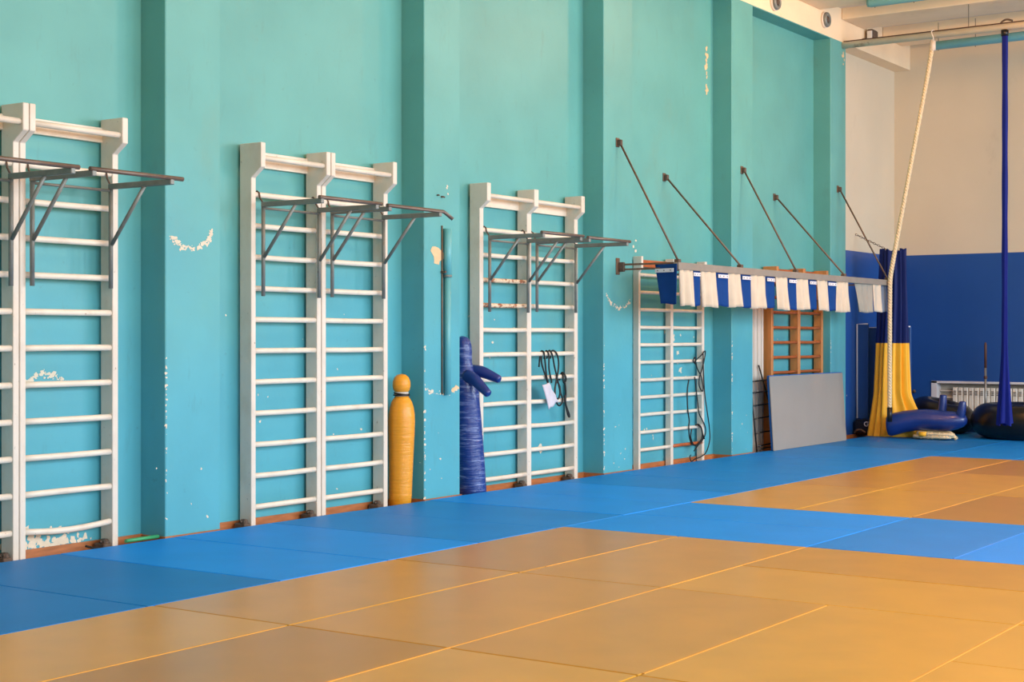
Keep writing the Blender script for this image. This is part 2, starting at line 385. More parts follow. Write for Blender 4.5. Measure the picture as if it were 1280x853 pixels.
grid = {0: ['or_b'] * 8, 1: ['or_a', 'or_d', 'or_a', 'or_b', 'or_b', 'or_a', 'or_b', 'or_a'], 2: ['or_b', 'or_b', 'or_b', 'or_a', None, None, 'or_a', 'or_a'],
        3: ['or_c', 'or_b', None, None, 'or_a', 'or_a', 'or_b', 'or_a']}
for r in range(0, 3):
    for j in range(8):
        if grid[r][j]: mat(XS[2 + j], XS[3 + j], OY[r], OY[r + 1], grid[r][j])
for a in (0, 1): mat(XS[6], XS[8], OY[2] + a * 1.01, OY[2] + (a + 1) * 1.015, ('or_a', 'or_a')[a])
for j in (2, 3): mat(XS[j], XS[j + 1], OY[3], OY[4], 'or_c' if j == 2 else 'or_b')
for a in (0, 1): mat(XS[4], XS[6], OY[3] + a * 1.01, OY[3] + (a + 1) * 1.01, ('or_a', 'or_b')[a])
for a in (0, 1): mat(XS[6], XS[8], OY[3] + a * 1.01, OY[3] + (a + 1) * 1.01, ('or_a', 'or_b')[a])
for j in (8, 9): mat(XS[j], XS[j + 1], OY[3], OY[4], 'or_b')
mat(XS[2], XS[4], OY[4], OY[4] + 1.01, 'blue_a'); mat(XS[2], XS[4], OY[4] + 1.01, OY[5], 'blue_a')
for j in range(4, 10): mat(XS[j], XS[j + 1], OY[4], OY[5], 'blue_b' if j == 4 else 'blue_a')
for r in (5, 6, 7):
    for j in range(2, 10):
        c = {(5, 2): 'or_a', (5, 3): 'or_a', (5, 4): 'or_c', (6, 2): 'or_b', (6, 3): 'or_a', (6, 4): 'or_a', (7, 2): 'or_b', (7, 3): 'or_c', (7, 4): 'or_c'}.get((r, j), 'or_b')
        mat(XS[j], XS[j + 1], OY[r], OY[r + 1], c)
for r in (8, 9):
    for j in range(2, 10): mat(XS[j], XS[j + 1], OY[r], OY[r + 1], 'blue_b')
for r in range(0, 10):
    for j in (10, 11, 12): mat(XS[j], XS[j + 1], OY[r], OY[r + 1], 'blue_b' if r in (4, 8, 9) else 'or_b')
# pale raw edges that show in some joints
bm = bmesh.new()
def strip_y(x, y0, y1, w=.006): box(bm, x - w, x + w, y0, y1, -.02, .0006)
strip_y(XS[3], 2.2, 5.55, .004); strip_y(XS[4], 2.2, 9.6); strip_y(XS[5], 5.62, 7.58); strip_y(XS[6], 4.0, 9.0, .005); strip_y(XS[3], 7.9, 9.3, .003)
strip_y(XS[4], 11.7, 12.8, .008); strip_y(XS[3], 14.75, 17.7, .008)
obj('joint_filler', bm, 'mat_edge_y', mats)
bm = bmesh.new(); strip_y(XS[5], 9.65, 11.63, .004); obj('joint_filler', bm, 'mat_edge_b', mats)

# ================================================================== WALL BARS
def bracket(parent, x, y):
    bm = bmesh.new(); box(bm, x - .03, x + .03, y - .05, y - .004, ZF, ZF + .075, bev=.012); box(bm, x - .06, x + .05, y - .075, y - .004, ZF, ZF + .045, bev=.006)
    tube(bm, [(x, y - .06, ZF + .05), (x + .03, y - .085, ZF + .065)], .007, 8)
    obj('foot_bracket', bm, 'dark_iron', parent)
def wall_bars(label, posts, prof, rungs, top, mats_, group, xr=-8.225, rr=(.0185, .0215), foot=(), rung_mat=None, loc=None, name='wall_bars'):
    """posts: list of (y0, y1); prof: (x, z) polygon; rungs: heights; top: (bar_x, bar_z, rail z0, z1)"""
    t = thing(name, label, 'wall bars', (XR + .08, (posts[0][0] + posts[-1][1]) / 2, ZF), group)
    pm, rm, railm = mats_
    for y0, y1 in posts:
        bm = bmesh.new(); prism_y(bm, prof, y0, y1, bev=.004); obj('post', bm, pm, t)
    for (a0, a1), (b0, b1) in zip(posts[:-1], posts[1:]):
        bay = posts.index((a0, a1))
        for i, z in enumerate(rungs):
            bm = bmesh.new(); n = 7
            sag = random.uniform(-.002, .004)
            if callable(rung_mat) and rung_mat(bay, i) == 'sag': sag = .022
            pts = [(xr, a1 - .012 + (b0 - a1 + .024) * q / (n - 1), z - sag * math.sin(PI * q / (n - 1))) for q in range(n)]
            tube(bm, pts, rr[0], 12, rz=rr[1] / rr[0])
            mm = rm
            if callable(rung_mat):
                v = rung_mat(bay, i)
                if v and v != 'sag': mm = v
            obj('rung', bm, mm, t)
        if top:
            bx, bz, r0, r1 = top
            if bx: obj('top_bar', T([(bx, a1 - .01, bz), (bx, b0 + .01, bz)], .021, 12), rm, t)
            obj('back_rail', B((XR + .012, XR + .045, a1 - .01, b0 + .01, r0, r1), bev=.003), railm, t)
    for i in foot: bracket(t, XR + .10, posts[i][0] + (.0 if i else 0))
    return t
def profile(xb, xl, xo, zt, zn1, zn0): return [(xb, ZF), (xl, ZF), (xl, zn0), (xo, zn1), (xo, zt), (xb, zt)]
WM = ('ladder', 'rung', 'rung')
p1 = profile(-8.322, -8.20, -8.10, 2.925, 2.75, 2.68)
r1 = [.146 + .2395 * k for k in range(11)]
g = 'white wall bars along the teal wall'
wall_bars('white wall bars cut off by the left edge of the picture', [(5.48, 5.53), (6.307, 6.354)], p1, r1, (-8.135, 2.805, 2.765, 2.868), WM, g, foot=(1,))
wall_bars('white wall bars with sagging bottom rung, left of the nearest teal pilaster', [(6.360, 6.407), (7.130, 7.180)], p1, r1, (-8.135, 2.805, 2.765, 2.868), WM, g, foot=(1,),
          rung_mat=lambda b, i: 'sag' if i == 0 else None)
p2 = profile(-8.322, -8.20, -8.098, 2.90, 2.714, 2.636)
r2 = [.111 + .24 * k for k in range(11)]
wall_bars('white wall bars just right of the nearest teal pilaster', [(8.487, 8.537), (9.237, 9.287)], p2, r2, (-8.135, 2.788, 2.735, 2.858), WM, g, foot=(0, 1))
wall_bars('white wall bars standing beside the yellow bag', [(9.296, 9.346), (10.085, 10.138)], p2, r2, (-8.135, 2.788, 2.735, 2.858), WM, g, foot=(1,))
p3 = profile(-8.322, -8.205, -8.12, 2.845, 2.68, 2.612)
r3 = [.084 + .2332 * k for k in range(11)]
wall_bars('white double wall bars with jump ropes hanging on its rungs, behind the blue dummy', [(11.495, 11.555), (12.285, 12.360), (13.15, 13.215)], p3, r3, (-8.15, 2.73, 2.645, 2.745), WM, g, foot=(1, 2),
          rung_mat=lambda b, i: 'worn_rung' if (b == 0 and i in (7, 8)) else None)
p4 = profile(-8.322, -8.25, -8.215, 2.30, 2.17, 2.13)
r4 = [.174 + .1925 * k for k in range(11)]
wall_bars('shorter white wall bars under the row of blue and white cloths', [(14.549, 14.590), (15.285, 15.345), (16.055, 16.112)], p4, r4, (None, 0, 2.19, 2.27), ('ladder', 'rung', 'wood_dark'), g, xr=-8.265, rr=(.017, .019), foot=(),
          rung_mat=lambda b, i: 'wood_dark' if (b == 1 and i == 0) else None)
p5 = profile(-8.322, -8.205, -8.13, 2.315, 2.22, 2.16)
r5 = [.186 + .193 * k for k in range(11)]
wall_bars('orange varnished wooden wall bars behind the grey leaning mat', [(17.880, 17.945), (18.715, 18.79), (19.495, 19.55)], p5, r5, (None, 0, 2.23, 2.30), ('wood', 'wood_dark', 'wood_dark'), 'wooden wall bars', xr=-8.235, rr=(.022, .020))

# ================================================================== HANGING PULL-UP BARS
def pullup(label, y0, y1, zt, zb, handle=False, ext=.05, seat=None):
    xr, xf = -8.160, -7.565
    t = thing('pull_up_bar', label, 'pull-up bar', (xr, (y0 + y1) / 2, zb), 'steel pull-up bars hooked on the wall bars')
    for y in (y0, y1):
        obj('hanger', T([(xr, y, zb), (xr, y, zt)], .0155, 10), 'steel', t)
        obj('arm', B((xr - .01, xf + .01, y - .018, y + .018, zt - .026, zt + .012), bev=.004), 'steel', t)
        obj('brace', T([(xr + .01, y, zb + .30), (xf - .26, y, zt - .02)], .0135, 8), 'steel', t)
        bm = bmesh.new(); tube(bm, [(xr, y, zt + .0), (-8.196, y, zt + .05), (-8.204, y, zt + .085), (-8.225, y, zt + .10), (-8.25, y, zt + .085)], .007, 8)
        obj('hook', bm, 'dark_iron', t)
    obj('cross_bar', T([(xr, y0, zt - .035), (xr, y1, zt - .035)], .010, 8), 'steel', t)
    pts = [(xf, y0 - .03, zt + .018), (xf, y1 + ext, zt + .018)]
    if handle: pts += [(xf + .06, y1 + ext + .05, zt - .045)]
    obj('grip_bar', T(pts, .0155, 10), 'grip', t)
pullup('steel pull-up bar on the wall bars at the left picture edge', 5.57, 6.259, 2.455, 1.745)
pullup('steel pull-up bar beside the nearest teal pilaster, left of it', 6.425, 7.079, 2.455, 1.75, ext=.10)
pullup('steel pull-up bar on the wall bars just right of the nearest pilaster', 8.575, 9.215, 2.440, 1.73, ext=.06)
pullup('steel pull-up bar with a bent end handle, above the yellow bag', 9.375, 10.032, 2.435, 1.74, handle=True, ext=.05)
pullup('steel pull-up bar above the standing blue dummy', 11.59, 12.235, 2.350, 1.65)
pullup('steel pull-up bar above the hanging jump ropes', 12.390, 13.105, 2.345, 1.66, ext=.06)

# ================================================================== CANTILEVER BEAM WITH STAYS
bx0, by0, by1 = -7.375, 13.80, 19.86
cb = thing('cantilever_beam', 'long grey steel beam held off the wall by diagonal stays', 'steel beam', (bx0, 16.8, 2.10))
bm = bmesh.new(); box(bm, bx0 - .045, bx0 + .02, by0, by1, 2.105, 2.180, bev=.004); obj('beam', bm, 'grey_beam', cb)
for y, xw, zw in [(13.83, XP, 3.455), (15.306, XR, 3.232), (16.80, XP, 3.434), (18.28, XR, 3.23), (19.80, XP, 3.443)]:
    yy = min(max(y, by0 + .05), by1 - .05)
    st = obj('stay', T([(xw + .03, y, zw), (bx0 - .02, yy, 2.205)], .0115, 8), 'rust', cb)
    pl = obj('wall_plate', B((xw - .001, xw + .010, y - .035, y + .035, zw - .045, zw + .05), bev=.003), 'rust', cb)
    bm = bmesh.new(); box(bm, xw + .01, xw + .055, y - .022, y + .022, zw - .035, zw + .03, bev=.006); obj('lug', bm, 'dark_iron', pl)
    obj('stay_foot', B((bx0 - .05, bx0 + .005, yy - .03, yy + .03, 2.175, 2.215), bev=.006), 'dark_iron', cb)
    obj('arm', B((xw + .02, bx0 - .04, yy - .014, yy + .014, 2.165, 2.185), (xw + .02, bx0 - .04, yy - .014, yy + .014, 2.115, 2.133)), 'rust', cb)
    p2_ = obj('wall_plate', B((xw - .001, xw + .012, y - .035, y + .035, 2.07, 2.245), bev=.003), 'rust', cb)
    obj('lug', B((xw + .01, xw + .075, yy - .02, yy + .02, 2.10, 2.20), bev=.006), 'dark_iron', p2_)

# cloths hanging along the beam
YC = [13.84, 14.12, 14.31, 14.68, 14.97, 15.27, 15.53, 15.91, 16.16, 16.52, 16.77, 17.12, 17.36, 17.68, 17.99, 18.38]
ordn = ['first', 'second', 'third', 'fourth', 'fifth', 'sixth', 'seventh', 'eighth', 'ninth']
def cloth(name, label, p0, p1, zt, zb, m, waves, amp, taper=0., seed=0, tag=True, group=None, bulge=0.):
    random.seed(seed)
    t = thing(name, label, 'cloth', ((p0[0] + p1[0]) / 2, (p0[1] + p1[1]) / 2, zb), group)
    d = Vector((p1[0] - p0[0], p1[1] - p0[1], 0)); L_ = d.length; d.normalize(); nrm = Vector((d.y, -d.x, 0))
    ph = random.uniform(0, 6.28); rows = []; NU, NV = 22, 12
    for v in range(NV + 1):
        fv = v / NV; z = zt + (zb - zt) * fv
        row = []
        for u in range(NU + 1):
            fu = u / NU
            w = 1 - taper * fv
            s = fu * w + (taper * fv * (1.0 if taper else 0))
            off = amp * (.35 + .65 * fv) * math.sin(waves * 2 * PI * fu + ph + .7 * fv) + bulge * (fu / .68 if fu < .68 else max(0, (1 - fu) / .32)) ** .9 * (0.25 + .75 * fv) + (.006 * fv)
            p = Vector((p0[0], p0[1], 0)) + d * (s * L_) + nrm * off
            row.append((p.x, p.y, z + (.006 * math.sin(5 * fu + ph) * fv)))
        rows.append(row)
    bm = bmesh.new(); loft(bm, rows, closed=False)
    bmesh.ops.solidify(bm, geom=bm.faces[:], thickness=.005)
    for f in bm.faces: f.smooth = True
    obj('fabric', bm, m, t)
    if tag:
        th0, th1 = (.085, .045) if zt > 2.15 else (.055, .018); thm = (th0 + th1) / 2
        a = Vector((p0[0], p0[1], 0)) + d * (.06 * L_) + nrm * .022; b = a + d * (.84 * L_)
        bm = bmesh.new()
        q = [(a.x, a.y), (b.x, b.y)]; th = nrm * .006
        vs = [bm.verts.new(v) for v in [(q[0][0], q[0][1], zt - th0), (q[1][0], q[1][1], zt - th0), (q[1][0], q[1][1], zt - th1), (q[0][0], q[0][1], zt - th1)]]
        vs2 = [bm.verts.new((v.co.x + th.x, v.co.y + th.y, v.co.z)) for v in vs]
        fs = [bm.faces.new(vs[::-1]), bm.faces.new(vs2)] + [bm.faces.new([vs[i], vs[(i + 1) % 4], vs2[(i + 1) % 4], vs2[i]]) for i in range(4)]
        bmesh.ops.recalc_face_normals(bm, faces=fs)
        strip = obj('fixing_strip', bm, 'trim_white', t)
        for fq in (.15, .5, .85):
            c = Vector((q[0][0], q[0][1], zt - thm)).lerp(Vector((q[1][0], q[1][1], zt - thm)), fq)
            obj('screw', T([c, c + nrm * .010], .006, 8), 'dark_iron', strip)
    return t
gc = 'cloths hanging along the steel beam'
cloth('hanging_cloth', 'tapered blue cloth at the near end of the steel beam, hanging on its wall arm', (-7.66, 13.86), (-7.37, 13.79), 2.165, 1.755, 'cloth_blue', 1.0, .008, taper=.30, seed=1, group=gc)
nb, nw = 1, 0
for i in range(len(YC) - 1):
    y0, y1 = YC[i], YC[i + 1]
    if i % 2 == 0:
        nw += 1
        lab = '%s white cotton cloth from the near end of the steel beam' % ordn[nw - 1]
        cloth('hanging_cloth', lab, (-7.375, y0 + .004), (-7.375, y1 - .004), 2.105, 1.735 + .008 * math.sin(i * 2.1), 'cloth_white', 2.3 + .5 * math.sin(i) if i < 14 else 3.4, .026 if i < 14 else .03, seed=20 + i, tag=False, group=gc, bulge=.045 if i < 14 else .03)
    else:
        lab = '%s flat blue cloth along the steel beam, counted from its near end' % ordn[nb - 1]; nb += 1
        cloth('hanging_cloth', lab, (-7.385, y0 + .002), (-7.385, y1 - .002), 2.105, 1.745 + .006 * math.cos(i * 1.7), 'cloth_blue', 1.0, .007, seed=40 + i, group=gc)
cloth('hanging_cloth', 'slanting grey white cloth near the far end of the steel beam', (-7.39, 18.60), (-7.38, 19.19), 2.105, 1.735, 'cloth_grey', 3.0, .022, taper=.26, seed=71, tag=False, group=gc)
cloth('hanging_cloth', 'last cream white cloth near the far end, left of the rope', (-7.375, 19.20), (-7.375, 19.50), 2.105, 1.745, 'cloth_white', 1.4, .022, seed=72, tag=False, group=gc, bulge=.03)
cloth('hanging_cloth', 'grey blue cloth at the far beam end, half behind the rope', (-7.40, 19.50), (-7.40, 19.76), 2.105, 1.755, 'cloth_greyblue', 1.0, .012, seed=73, tag=False, group=gc)

# ================================================================== YELLOW BAG
bx, by = -8.19, 10.285
yb = thing('punching_bag', 'yellow vinyl punching bag with a taped neck, standing in the corner', 'punching bag', (bx, by, ZF))
prof = [(.070, 0), (.094, .012), (.100, .10), (.103, .3), (.109, .5), (.114, .66), (.116, .74), (.113, .80), (.104, .86), (.088, .91), (.066, .945), (.056, .96)]
bm = bmesh.new(); lathe(bm, prof, (bx, by, ZF), axis_fn=lambda t: Vector((bx + .012 * t, by + .005 + .012 * math.sin(t * 2.2), ZF + t)), n=32); obj('body', bm, 'yellow_vinyl', yb)
bm = bmesh.new(); lathe(bm, [(.056, .955), (.064, .97), (.062, .985), (.058, 1.0)], 0, axis_fn=lambda t: Vector((bx + .012, by + .012, ZF + t)), n=28); nk = obj('neck_tape', bm, 'strap_grey', yb)
bm = bmesh.new(); torus(bm, (bx + .012, by + .012, ZF + .967), .066, .007, n=32, m=10); torus(bm, (bx + .014, by + .012, ZF + .981), .065, .006, Matrix.Rotation(.12, 3, 'Y'), n=32, m=10); obj('neck_strap', bm, 'black', yb)
bm = bmesh.new(); lathe(bm, [(.055, .99), (.070, 1.01), (.078, 1.045), (.076, 1.085), (.062, 1.12), (.036, 1.142), (.010, 1.148)], 0, axis_fn=lambda t: Vector((bx + .012, by + .012, ZF + t)), n=28); obj('head', bm, 'yellow_vinyl', yb)

# ================================================================== STANDING BLUE DUMMY
dx, dy = -8.19, 11.355
dm = thing('grappling_dummy', 'blue vinyl grappling dummy standing half behind a teal pilaster, arms out', 'dummy', (dx, dy, ZF))
def dax(t): return Vector((dx - .034 * t, dy - .055 * t, ZF + t))
prof = [(.100, 0), (.128, .012), (.134, .06), (.134, .3), (.131, .5), (.127, .7), (.122, .85), (.119, .95), (.116, 1.03), (.107, 1.10), (.092, 1.16), (.078, 1.20), (.072, 1.235), (.074, 1.28), (.078, 1.33), (.076, 1.39), (.066, 1.435), (.045, 1.462), (.012, 1.475)]
bm = bmesh.new(); lathe(bm, prof, 0, axis_fn=dax, n=36); obj('body', bm, 'blue_vinyl', dm)
a = dax(1.06)
for p_, q_ in ((Vector((.03, .06, .09)), Vector((.30, .11, .02))), (Vector((.05, -.045, .05)), Vector((.315, -.085, -.105)))):
    bm = bmesh.new(); m1 = p_.lerp(q_, .35) + Vector((0, 0, .022)); m2 = p_.lerp(q_, .7) + Vector((0, 0, .012))
    pts = spline([a + p_, a + m1, a + m2, a + q_], 6); tip = (pts[-1] - pts[-2]).normalized()
    tube(bm, pts + [a + q_ + tip * .012], [.064 - .0015 * i for i in range(19)] + [.022], 16); obj('arm', bm, 'blue_vinyl2', dm)

# ================================================================== PIPE ON PILASTER
pp = thing('wall_pipe', 'teal painted vertical pipe fixed to the pilaster above the yellow bag', 'pipe', (XP + .03, 10.81, .905))
obj('pipe', T([(XP + .03, 10.815, .905), (XP + .03, 10.815, 1.96)], .030, 14), 'teal_pipe', pp)
obj('sleeve', T([(XP + .03, 10.815, 1.955), (XP + .03, 10.815, 2.375)], .036, 14), 'teal_pipe', pp)
obj('collar', T([(XP + .03, 10.815, 1.945), (XP + .03, 10.815, 1.965)], .039, 14), 'steel', pp)
obj('rod', T([(XP + .007, 10.764, .91), (XP + .007, 10.764, 2.40)], .007, 8), 'rust', pp)
bm = B((XP - .001, XP + .05, 10.752, 10.772, 1.98, 2.0)); obj('clip', bm, 'dark_iron', pp)

# screws left in the second pilaster
for i, (y, z, lab) in enumerate([(10.70, 2.665, 'small rusty screw in the pilaster above the teal pipe, left one'), (10.76, 2.655, 'small dark hook screw in the pilaster above the teal pipe, right one')]):
    o = obj('screw', T([(XP - .005, y, z), (XP + .02, y, z), (XP + .025, y + .02 * i, z - .004)], .007, 8), ('rust', 'dark_iron')[i]); o['label'] = lab; o['category'] = 'screw'

# ================================================================== JUMP ROPES
def cordthing(name, label, paths, r, cat='rope', mat_='cord', group=None):
    bm = bmesh.new()
    for p in paths: tube(bm, spline(p, 8), r, 7)
    o = obj(name, bm, mat_); o['label'] = label; o['category'] = cat
    if group: o['group'] = group
    return o
zr = 1.25 + .022
XF = -8.195
def loop_over(y, z, dz, spread, z2):
    return [(XF, y - spread, z2), (XF + .002, y - spread * .8, (z + z2) / 2), (XF - .005, y - .01, z + .018), (-8.225, y, z + .026), (-8.25, y + .012, z + .01), (-8.252, y + spread * .5, z - .12)]
cordthing('jump_rope', 'black jump rope looped over the rung, holding the white cloth', [
    [(-8.25, 12.56, 1.12), (-8.235, 12.565, 1.26), (-8.21, 12.57, 1.275), (XF, 12.575, 1.24), (XF, 12.61, 1.05), (XF, 12.645, .955), (XF, 12.65, .94)],
    [(XF, 12.52, 1.23), (XF, 12.53, 1.15), (XF + .004, 12.59, 1.03), (XF, 12.64, .955)],
    [(-8.245, 12.645, 1.2), (-8.225, 12.65, 1.278), (XF, 12.655, 1.24), (XF, 12.66, 1.10), (XF, 12.70, .99), (XF, 12.705, .96)]], .0085)
cordthing('jump_rope', 'black jump rope tied in rings below the rung, right of the white cloth', [
    [(-8.25, 12.70, 1.2), (-8.225, 12.705, 1.28), (XF, 12.715, 1.245), (XF, 12.76, 1.12), (XF, 12.80, 1.03), (XF, 12.84, .93), (XF, 12.86, .86), (XF, 12.83, .80), (XF, 12.78, .82), (XF, 12.765, .90), (XF, 12.80, .965), (XF, 12.85, .93), (XF, 12.87, .86)],
    [(-8.25, 12.76, 1.2), (-8.225, 12.765, 1.28), (XF, 12.80, 1.25), (XF, 12.835, 1.16), (XF, 12.82, 1.05), (XF, 12.78, .95), (XF, 12.77, .86), (XF, 12.80, .76), (XF, 12.85, .73), (XF, 12.90, .76), (XF, 12.905, .80), (XF, 12.86, .87)]], .0085)
cordthing('jump_rope', 'folded black jump rope hanging nearest the right post of the double wall bars', [
    [(-8.25, 12.93, .98), (-8.225, 12.94, 1.055), (XF, 12.955, 1.03), (XF, 12.97, .98), (XF, 12.93, .96), (XF, 12.92, 1.0), (-8.21, 12.93, 1.045)],
    [(XF, 12.95, .97), (XF, 12.97, .86), (XF, 12.965, .76), (XF, 12.99, .70), (XF, 13.03, .64), (XF, 13.035, .61), (XF, 13.01, .63), (XF, 12.985, .69), (XF, 12.96, .76), (XF, 12.945, .83)]], .0095)
bm = bmesh.new(); rows = []
for v in range(13):
    fv = v / 12; row = []
    for u in range(13):
        fu = u / 12
        y = 12.51 + .165 * fu + .10 * fv + (.05 * (fv - .5) * fu); z = .945 + .02 * fu - .245 * fv + (.045 * fu * fv) + .012 * math.sin(9 * fu) * fv
        row.append((XF + .015 + .012 * math.sin(5 * fu + 2 * fv) + .006 * math.sin(13 * fu * fv), y, z))
    rows.append(row)
loft(bm, rows, closed=False); bmesh.ops.solidify(bm, geom=bm.faces[:], thickness=.004)
o = obj('cloth_pouch', bm, 'paper'); o['label'] = 'crumpled white cloth hanging on a jump rope from the wall bars'; o['category'] = 'cloth'
X4 = -8.235
cordthing('jump_rope', 'long thin black rope tangled on the shorter white wall bars, trailing to the floor', [
    [(X4, 15.83, 1.12), (X4, 15.90, 1.16), (X4, 16.0, 1.20), (X4 + .01, 16.085, 1.25), (X4, 16.08, 1.15), (X4, 16.03, 1.05), (X4, 15.96, .95), (X4, 15.95, .85), (X4, 16.02, .78), (X4, 16.05, .82), (X4, 16.0, .95), (X4, 15.9, 1.05), (X4, 15.86, 1.14), (X4, 15.84, 1.18), (X4, 15.80, 1.14), (X4, 15.85, 1.10)],
    [(X4, 16.05, 1.22), (X4, 16.06, 1.0), (X4, 16.09, .75), (X4 + .02, 16.12, .52), (X4 + .02, 16.17, .35), (X4 + .02, 16.18, .2), (X4 + .02, 16.10, .07), (X4 + .03, 15.95, .02), (X4 + .03, 15.78, .0), (X4 + .04, 15.68, -.02), (X4 + .03, 15.66, .03), (X4 + .02, 15.70, .05)],
    [(X4, 15.84, .95), (X4, 15.86, .85), (X4, 15.90, .70), (X4, 15.95, .52), (X4, 16.02, .45), (X4, 16.10, .36), (X4, 16.11, .28), (X4, 16.03, .2), (X4, 15.92, .15), (X4, 15.82, .09)]], .007)
cordthing('jump_rope', 'coiled black rope on the lowest rungs of the shorter wall bars', [
    [(X4, 15.69, .92), (X4, 15.655, .8), (X4, 15.66, .6), (X4, 15.70, .45), (X4, 15.69, .38), (X4, 15.71, .25), (X4, 15.78, .17), (X4, 15.9, .16), (X4, 16.02, .22), (X4, 16.06, .24)],
    [(X4, 15.76, .35), (X4, 15.74, .25), (X4, 15.82, .16), (X4, 15.96, .17), (X4, 16.03, .25), (X4, 16.0, .35), (X4, 15.93, .395), (X4, 15.86, .39)],
    [(X4 + .01, 15.90, .39), (X4 + .012, 15.98, .35), (X4 + .012, 16.02, .27), (X4 + .012, 16.06, .22)]], .008)

# small things at the wall foot near the nearest pilaster
o = obj('plastic_stick', T([(XP + .012 - .06, 7.20, ZF + .055), (XP - .05, 7.50, ZF + .055)], .014, 8), 'green'); o['label'] = 'green plastic stick on the floor beside the nearest pilaster'; o['category'] = 'stick'
cordthing('cable', 'short black cable on the floor by the sagging bottom rung', [[(-8.27, 6.95, -.01), (-8.2, 7.02, -.035), (-8.14, 7.10, -.035), (-8.12, 7.22, -.03)]], .008, cat='cable')

# ================================================================== GREY MAT, WHITE SHEET, BLACK RACK
gm = thing('gym_mat', 'grey gym mat with blue sides leaning on the wooden wall bars', 'gym mat', (-8.03, 18.68, 0))
def slab(y0, y1, xb, xt, h, th, y_sh=0.):
    bm = bmesh.new()
    v = [bm.verts.new(p) for p in [(xb, y0, 0.002), (xb + th, y0, 0.002), (xb + th, y1, .002), (xb, y1, .002), (xt, y0 + y_sh, h), (xt + th, y0 + y_sh, h), (xt + th, y1 + y_sh, h), (xt, y1 + y_sh, h)]]
    fs = [bm.faces.new([v[i] for i in q]) for q in [(3, 2, 1, 0), (4, 5, 6, 7), (0, 1, 5, 4), (1, 2, 6, 5), (2, 3, 7, 6), (3, 0, 4, 7)]]
    bmesh.ops.bevel(bm, geom=list({e for f in fs for e in f.edges}), offset=.008, segments=2, affect='EDGES'); return bm
obj('core', slab(17.44, 19.80, -8.010, -8.070, .935, .036), 'blue_edge', gm)
obj('face_sheet', slab(17.425, 19.785, -7.974, -8.032, .925, .010), 'grey_foam', gm)
bm = bmesh.new()
for i in range(12):
    y0 = 17.14 + i * .055
    box(bm, XR + .02 + .012 * (i % 2), XR + .06 + .012 * (i % 2), y0, y0 + .056, ZF, 1.92)
o = obj('corrugated_sheet', bm, 'corrugated'); o['label'] = 'tall white ribbed sheet standing between pilaster and wooden wall bars'; o['category'] = 'sheet'
rk = thing('metal_rack', 'narrow black wire rack in front of the white ribbed sheet', 'rack', (-8.18, 17.45, ZF))
obj('side_rail', T([(-8.13, 17.30, ZF), (-8.24, 17.30, 1.05)], .010, 8), 'black', rk)
obj('side_rail', T([(-8.13, 17.86, ZF), (-8.20, 17.82, .55), (-8.26, 17.62, 1.06)], .010, 8), 'black', rk)
for z in (.02, .06, .22, .40, .56, .72, .86):
    f_ = (z - ZF) / 1.1
    obj('rack_bar', T([(-8.13 - .10 * f_, 17.30, z), (-8.13 - .10 * f_, 17.83 - .12 * max(0, f_ - .45), z + .012)], .009, 8), 'black', rk)

# ================================================================== TWISTED ROPE
rp = thing('climbing_rope', 'cream twisted climbing rope hung from the ceiling pipe, bent over the steel beam end', 'rope', (-7.31, 19.70, .28))
pts = spline([(-6.83, 19.98, 5.36), (-6.90, 19.94, 4.85), (-7.05, 19.85, 3.9), (-7.20, 19.76, 2.95), (-7.285, 19.70, 2.38), (-7.312, 19.69, 2.18), (-7.316, 19.69, 1.95), (-7.318, 19.69, 1.2), (-7.32, 19.69, .47)], 36)
bm = bmesh.new(); twist(bm, pts, .031, .12, 6); obj('strands', bm, 'rope', rp)
obj('end_cap', T([(-7.32, 19.69, .28), (-7.32, 19.69, .47)], .035, 14), 'black', rp)
bm = bmesh.new(); tube(bm, spline([(-6.83, 19.98, 5.34), (-6.86, 20.02, 5.42), (-6.83, 20.04, 5.49), (-6.82, 19.98, 5.515), (-6.83, 19.92, 5.48), (-6.81, 19.94, 5.40), (-6.83, 19.98, 5.33)], 6), .008, 8); tube(bm, [(-6.83, 19.98, 5.24), (-6.83, 19.98, 5.37)], .038, 12); obj('lashing', bm, 'pipe_white', rp)

# ================================================================== CEILING PIPES
pt = thing('ceiling_pipe', 'long white painted pipe with rust running out from the last pilaster', 'pipe', (-4, 19.98, 5.40))
obj('pipe', T([(XP - .01, 19.98, 5.445), (3.5, 19.98, 5.455)], .047, 16), 'pipe_white', pt)
obj('rust_bar', T([(XP + .02, 19.975, 5.495), (3.5, 19.975, 5.505)], .010, 8), 'rusty_pole', pt)
for x in (-6.35, -5.0, -3.6): obj('hanger_wire', T([(x, 19.98, 5.48), (x, 19.98, ZC - .14)], .004, 6), 'dark_iron', pt)
for i, (x0, x1, y, z, lab) in enumerate([(-7.36, -3.2, 19.0, 5.765, 'pale teal tube under the ceiling, nearest the top edge'), (-7.2, -2.6, 21.0, 5.50, 'pale teal tube behind the white ceiling pipe')]):
    tt = thing('ceiling_tube', lab, 'tube', ((x0 + x1) / 2, y, z - .07), 'pale teal tubes under the ceiling')
    bm = bmesh.new(); tube(bm, [(x0, y, z), (x0 + .05, y, z), (x1, y, z + .02)], [.05, .062, .062], 16); obj('housing', bm, 'teal_tube', tt)
    for x in (x0 + .10, x0 + .62, x0 + 1.3, x0 + 2.2):
        obj('bracket', T([(x, y, z - .075), (x, y, ZC - .13 if i else ZC)], .004, 6), 'dark_iron', tt)
